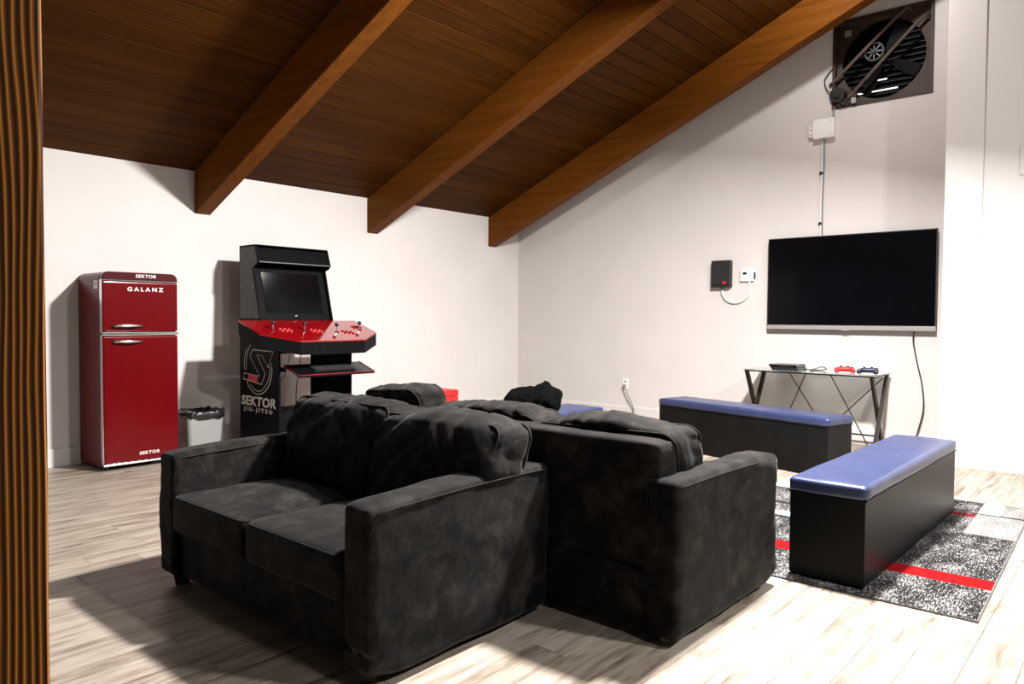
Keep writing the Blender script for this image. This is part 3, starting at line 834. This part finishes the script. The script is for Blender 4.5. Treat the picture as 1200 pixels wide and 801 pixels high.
o = obj('power_cord', tube(smooth_path([(WX-.045, 1.765, 1.146), (WX-.05, 1.77, 1.05), (WX-.04, 1.735, .85), (WX-.035, 1.69, .64), (WX-.035, 1.672, .42), (WX-.035, 1.70, .25), (WX-.05, 1.74, .10), (WX-.10, 1.80, .008), (WX-.2, 1.88, .008)]), .006, 8), RUBBER)
tag(o, 'thin black cord hanging from the television down the wall', 'cord')

# ================================================================== GLASS TABLE
TX0, TX1, TY0, TY1, TZ = 7.42, 7.87, 1.97, 3.25, .735
gt = thing('console_table', 'glass topped console table with crossed dark metal legs below the television', 'table', (TX0, TY0, 0))
tl, tw = TY1-TY0, TX1-TX0
obj('glass_top', B((-.01, tw+.01, -.01, tl+.01, TZ-.010, TZ), bev=.002), GLASS, gt)
for y in (.03, tl-.03):
    for a, b in (((.02, TZ-.012), (tw-.02, .0)), ((tw-.02, TZ-.012), (.02, .0))):
        d = Vector((b[0]-a[0], b[1]-a[1])).normalized(); n = Vector((-d.y, d.x))*.034
        yo = .012 if a[0] < .1 else -.012
        obj('leg', prism([(a[0]+n.x, a[1]), (a[0]-n.x, a[1]), (b[0]-n.x, b[1]), (b[0]+n.x, b[1])], 'y', y-.014+yo*1.2, y+.014+yo*1.2, bev=.002, seg=1), TUBEM, gt)
    obj('cross_bar', B((.0, tw, y-.015, y+.015, TZ-.026, TZ-.011), bev=.002, seg=1), TUBEM, gt)
obj('rail', B((.005, .025, .03, tl-.03, TZ-.024, TZ-.011), bev=.002, seg=1), TUBEM, gt)
obj('rail', B((tw-.025, tw-.005, .03, tl-.03, TZ-.024, TZ-.011), bev=.002, seg=1), TUBEM, gt)
obj('rail', B((tw-.04, tw-.025, .03, tl-.03, .10, .115), bev=.002, seg=1), TUBEM, gt)
for p, q in (((.03, .42, TZ-.02), (.03, .06, .05)), ((.03, .66, TZ-.02), (.03, tl-.35, .05)), ((tw-.03, .05, TZ-.05), (tw-.03, .50, .20)), ((tw-.03, tl-.30, TZ-.03), (tw-.03, .55, .06))):
    obj('brace_rod', cyl(p, q, .0055, n=8), TUBEM, gt)
# game console
gc = thing('game_console', 'flat black game console on the glass table', 'console', (7.63, 2.86, TZ), math.radians(4))
obj('console_body', prism([(-.14, 0), (.13, 0), (.15, .028), (-.12, .028)], 'x', -.15, .15, bev=.003), BLACKP, gc)
obj('console_top', prism([(-.125, .031), (.15, .031), (.17, .058), (-.11, .058)], 'x', -.155, .155, bev=.003), BLACKG, gc)
obj('disc_slot', B((-.158, -.154, -.08, .06, .040, .043)), GRILL, gc)
o = obj('console_cable', tube(smooth_path([(7.60, 2.70, TZ+.012), (7.56, 2.60, TZ+.02), (7.60, 2.52, TZ+.045), (7.66, 2.50, TZ+.02), (7.70, 2.58, TZ+.006), (7.62, 2.62, TZ+.006), (7.54, 2.62, TZ+.006)]), .005, 6), RUBBER)
tag(o, 'short black cable curled beside the game console', 'cable')
def controller(label, loc, rz, m, m2):
    s = thing('game_controller', label, 'controller', loc, rz, 'game controllers')
    b = join(soft(.055, .030, .018, .014, cuts=8, deform=lambda c: (c.x, c.y, c.z+.030)),
             soft(.018, .05, .017, .014, cuts=8, deform=lambda c: (c.x - .055 - .25*min(0, c.y+.02)*-1*.6, c.y-.025, c.z+.026 - .1*abs(min(0, c.y)))),
             soft(.018, .05, .017, .014, cuts=8, deform=lambda c: (c.x + .055 + .25*min(0, c.y+.02)*-1*.6, c.y-.025, c.z+.026 - .1*abs(min(0, c.y)))))
    for v in b.verts: v.co *= 1.25
    bo = obj('shell', b, m, s, smooth=True)
    for x in (-.026, .026):
        obj('thumbstick', join(cyl((x*1.25, -.02, .055), (x*1.25, -.02, .066), .008, n=10), cyl((x*1.25, -.02, .066), (x*1.25, -.02, .072), .013, n=12)), BLACKP, s)
    obj('touch_pad', B((-.03, .03, .0, .030, .056, .0615), bev=.002), m2, s)
    for dx, dy in ((0, .012), (0, -.012), (.012, 0), (-.012, 0)):
        obj('face_button', cyl((.070+dx, .008+dy, .054), (.070+dx, .008+dy, .062), .005, n=8), BLACKP, s)
    return s
controller('bright red game controller on the glass table', (7.60, 2.31, TZ-.004), math.radians(-68), REDB, BLACKP)
controller('dark navy game controller beside the red one on the glass table', (7.60, 2.09, TZ-.004), math.radians(-80), NAVYP, BLACKP)

# ================================================================== WALL FITTINGS
# black wall speaker, thermostat, link cable
sk = thing('wall_speaker', 'small black speaker box on the wall left of the television', 'speaker', (WX, 3.745, 1.61))
obj('housing', B((-.075, 0, -.115, .115, 0, .305), bev=.012, seg=3), BLACKP, sk)
obj('grille', B((-.079, -.07, -.10, .10, .03, .29), bev=.004), M('speaker_cloth', (.010, .010, .010), .9, var=.3, scale=200), sk)
bdg = obj('badge', B((-.081, -.078, -.068, -.032, .035, .068)), REDB, sk); bdg['label'] = 'small red badge'
obj('cable_gland', cyl((-.035, -.005, -.03), (-.035, -.005, .005), .012, n=10), BLACKP, sk)
th = thing('thermostat', 'small white thermostat with a dark display on the wall beside the speaker', 'thermostat', (WX, 3.455, 1.672))
obj('housing', B((-.032, 0, -.078, .078, 0, .135), bev=.008, seg=3), WHITEP, th)
obj('display', B((-.0335, -.03, .0, .045, .075, .102)), BLACKG, th)
obj('buttons', B((-.034, -.03, -.05, -.038, .082, .092), (-.034, -.03, -.05, -.038, .058, .068), bev=.001, seg=1), SILVER, th)
obj('side_clip', B((-.028, -.004, -.092, -.079, .03, .10), bev=.003), BLACKP, th)
o = obj('link_cable', tube(smooth_path([(WX-.035, 3.74, 1.585), (WX-.025, 3.735, 1.53), (WX-.02, 3.69, 1.465), (WX-.02, 3.60, 1.435), (WX-.02, 3.50, 1.46), (WX-.02, 3.435, 1.54), (WX-.02, 3.425, 1.672)]), .010, 8), CABLEW)
tag(o, 'white cable looping between the black speaker and the thermostat', 'cable')
# junction box and conduit
jb = thing('junction_box', 'white electrical junction box on the wall under the fan', 'junction box', (WX, 2.665, 3.12))
obj('cover', B((-.07, 0, -.125, .085, 0, .195), bev=.006), WHITEP, jb)
obj('side_knockout', B((-.05, 0, .086, .135, .03, .165), bev=.004), WHITEP, jb)
for z in (.05, .10, .145): obj('knockout_slot', B((-.052, -.048, .100, .120, z-.008, z+.008)), SILVER, jb)
for z in (.03, .165): obj('cover_screw', cyl((-.068, -.09, z), (-.073, -.09, z), .006, n=10), SILVER, jb)
o = obj('riser', cyl((WX-.03, 2.56, 3.31), (WX-.03, 2.56, 3.42), .008, n=8), GREYC); tag(o, 'short grey cable from the junction box up to the fan', 'cable')
cdn = thing('wall_conduit', 'pair of thin grey cables clipped down the wall to the television', 'cable', (WX, 2.662, 2.05))
for i, (dy, r) in enumerate(((-.009, .0075), (.009, .0075))):
    obj('cable_run', tube(smooth_path([(-.012, dy, 1.075), (-.012, dy*1.1 - .004, .8), (-.012, dy+.003, .45), (-.012, dy, .0)]), r, 8), GREYC if i == 0 else CABLEW, cdn)
for z in (.72, .20):
    obj('clip', B((-.026, 0, -.004, .030, z-.013, z+.013), bev=.004), BLACKP, cdn)
# outlet and cord
ol = thing('wall_outlet', 'white power outlet with a plugged in cord low on the right wall', 'outlet', (WX, 5.03, .435))
obj('cover_plate', B((-.008, 0, -.04, .04, -.06, .06), bev=.003), WHITEP, ol)
for z in (-.025, .025): obj('socket', B((-.010, -.006, -.017, .017, z-.014, z+.014), bev=.002), SILVER if z > 0 else WHITEP, ol)
pg = obj('plug', B((-.045, -.009, -.016, .016, -.042, -.010), bev=.004), GREYC, ol)
o = obj('outlet_cord', tube(smooth_path([(WX-.045, 5.03, .405), (WX-.06, 4.98, .34), (WX-.05, 4.92, .22), (WX-.05, 4.875, .12), (WX-.08, 4.86, .008), (WX-.30, 4.7, .008)]), .008, 8), GREYC)
tag(o, 'grey cord dropping from the wall outlet to the floor', 'cord')

# ================================================================== WALL FAN
FYc, FZc = (FY0+FY1)/2, (FZ0+FZ1)/2
fn = thing('wall_fan', 'big belt driven exhaust fan in a brown wooden box high on the wall', 'fan', (WX, FYc, FZ0))
fh, fw2 = FZ1-FZ0, (FY1-FY0)/2
obj('frame', join(B((-.012, .16, -fw2, -fw2+.03, 0, fh)), B((-.012, .16, fw2-.03, fw2, 0, fh)), B((-.012, .16, -fw2+.03, fw2-.03, 0, .03)), B((-.012, .16, -fw2+.03, fw2-.03, fh-.03, fh))), FANW, fn)
# orifice panel: square with round hole
bm = bmesh.new(); N = 64; cy0, cz0, rr = .0, fh/2, .385
inner, outer, inb = [], [], []
for i in range(N):
    a = 2*PI*i/N; c_, s_ = math.cos(a), math.sin(a)
    inner.append(bm.verts.new((.06, cy0 + rr*c_, cz0 + rr*s_)))
    inb.append(bm.verts.new((.13, cy0 + rr*1.02*c_, cz0 + rr*1.02*s_)))
    t = min((fw2-.03)/max(abs(c_), 1e-6), (fh/2-.03)/max(abs(s_), 1e-6))
    outer.append(bm.verts.new((.05, cy0 + t*c_, cz0 + t*s_)))
for i in range(N):
    j = (i+1) % N
    bm.faces.new((inner[i], inner[j], outer[j], outer[i])); bm.faces.new((inner[i], inb[i], inb[j], inner[j]))
obj('shroud', bm, FANW, fn)
obj('back_plate', B((.20, .22, -fw2, fw2, 0, fh)), BLACKM, fn)
for z in [.06 + .055*i for i in range(14)]:
    obj('louvre', prism([(.150, z), (.195, z+.035), (.195, z+.040), (.150, z+.005)], 'y', -.40, .40), FAND, fn)
g = bpy.data.objects
for (y0, y1, z) in ((-.12, .30, .145), (-.02, .17, .250), (-.27, -.21, .265)):
    o = obj('daylight_gap', B((.140, .145, y0, y1, z, z+.012)), LOUV, fn)
# blades and pulley
for k in range(4):
    a0 = k*PI/2 + .5
    bm = bmesh.new(); vv = []
    for t, wd in ((.05, .05), (.15, .09), (.26, .12), (.36, .11)):
        for sgn in (-1, 1):
            ang = a0 + sgn*wd/t*.5 if t > .1 else a0 + sgn*.4
            vv.append(bm.verts.new((.10 + sgn*.018, t*math.cos(ang), fh/2 + t*math.sin(ang))))
    for i in range(0, len(vv)-2, 2): bm.faces.new((vv[i], vv[i+1], vv[i+3], vv[i+2]))
    r_ = bmesh.ops.solidify(bm, geom=bm.faces[:], thickness=.003)
    obj('blade', bm, FAND, fn)
pc = (.03, .075, fh/2+.075)
ring = [(pc[0], pc[1] + .085*math.cos(2*PI*i/32), pc[2] + .085*math.sin(2*PI*i/32)) for i in range(32)]
pl = obj('pulley', tube(ring, .010, 8, True), GRILL, fn)
for i in range(8):
    a = PI/4*i; obj('spoke', cyl(pc, (pc[0], pc[1] + .085*math.cos(a), pc[2] + .085*math.sin(a)), .006, n=6), GRILL, pl)
obj('hub', cyl((.0, pc[1], pc[2]), (.09, pc[1], pc[2]), .022, n=14), FAND, fn)
for a, b in (((-.02, .46, .26), (-.02, -.20, .84)), ((-.03, .30, .08), (-.03, -.36, .72))):
    obj('brace', tube(smooth_path([a, tuple(Vector(a).lerp(Vector(b), .05)), tuple(Vector(a).lerp(Vector(b), .95)), (b[0]+.06, b[1]-.05, b[2]+.005)]), .017, 10), FANB, fn)
mt_ = obj('motor', join(cyl((-.05, .40, .13), (.05, .40, .13), .075, n=20), cyl((-.07, .40, .13), (-.05, .40, .13), .03, n=14), cyl((-.03, .36, .05), (.03, .36, .05), .05, n=14)), FAND, fn)
obj('motor_bracket', B((-.01, .05, .25, .44, .03, .06), bev=.003), FAND, fn)
obj('connector', B((-.055, -.02, .215, .26, .02, .075), bev=.003), SILVER, fn)
obj('wire', tube(smooth_path([(-.03, .44, .16), (-.035, .50, .20), (-.03, .53, .30), (-.025, .50, .36), (-.015, .45, .42)]), .006, 6), RUBBER, fn)
obj('wire', tube(smooth_path([(-.04, .40, .10), (-.06, .34, .03), (-.05, .27, .05), (-.04, .24, .10), (-.03, .33, .16)]), .006, 6), RUBBER, fn)
obj('label_plate', B((.035, .048, .30, .36, fh-.15, fh-.09)), SILVER, fn)
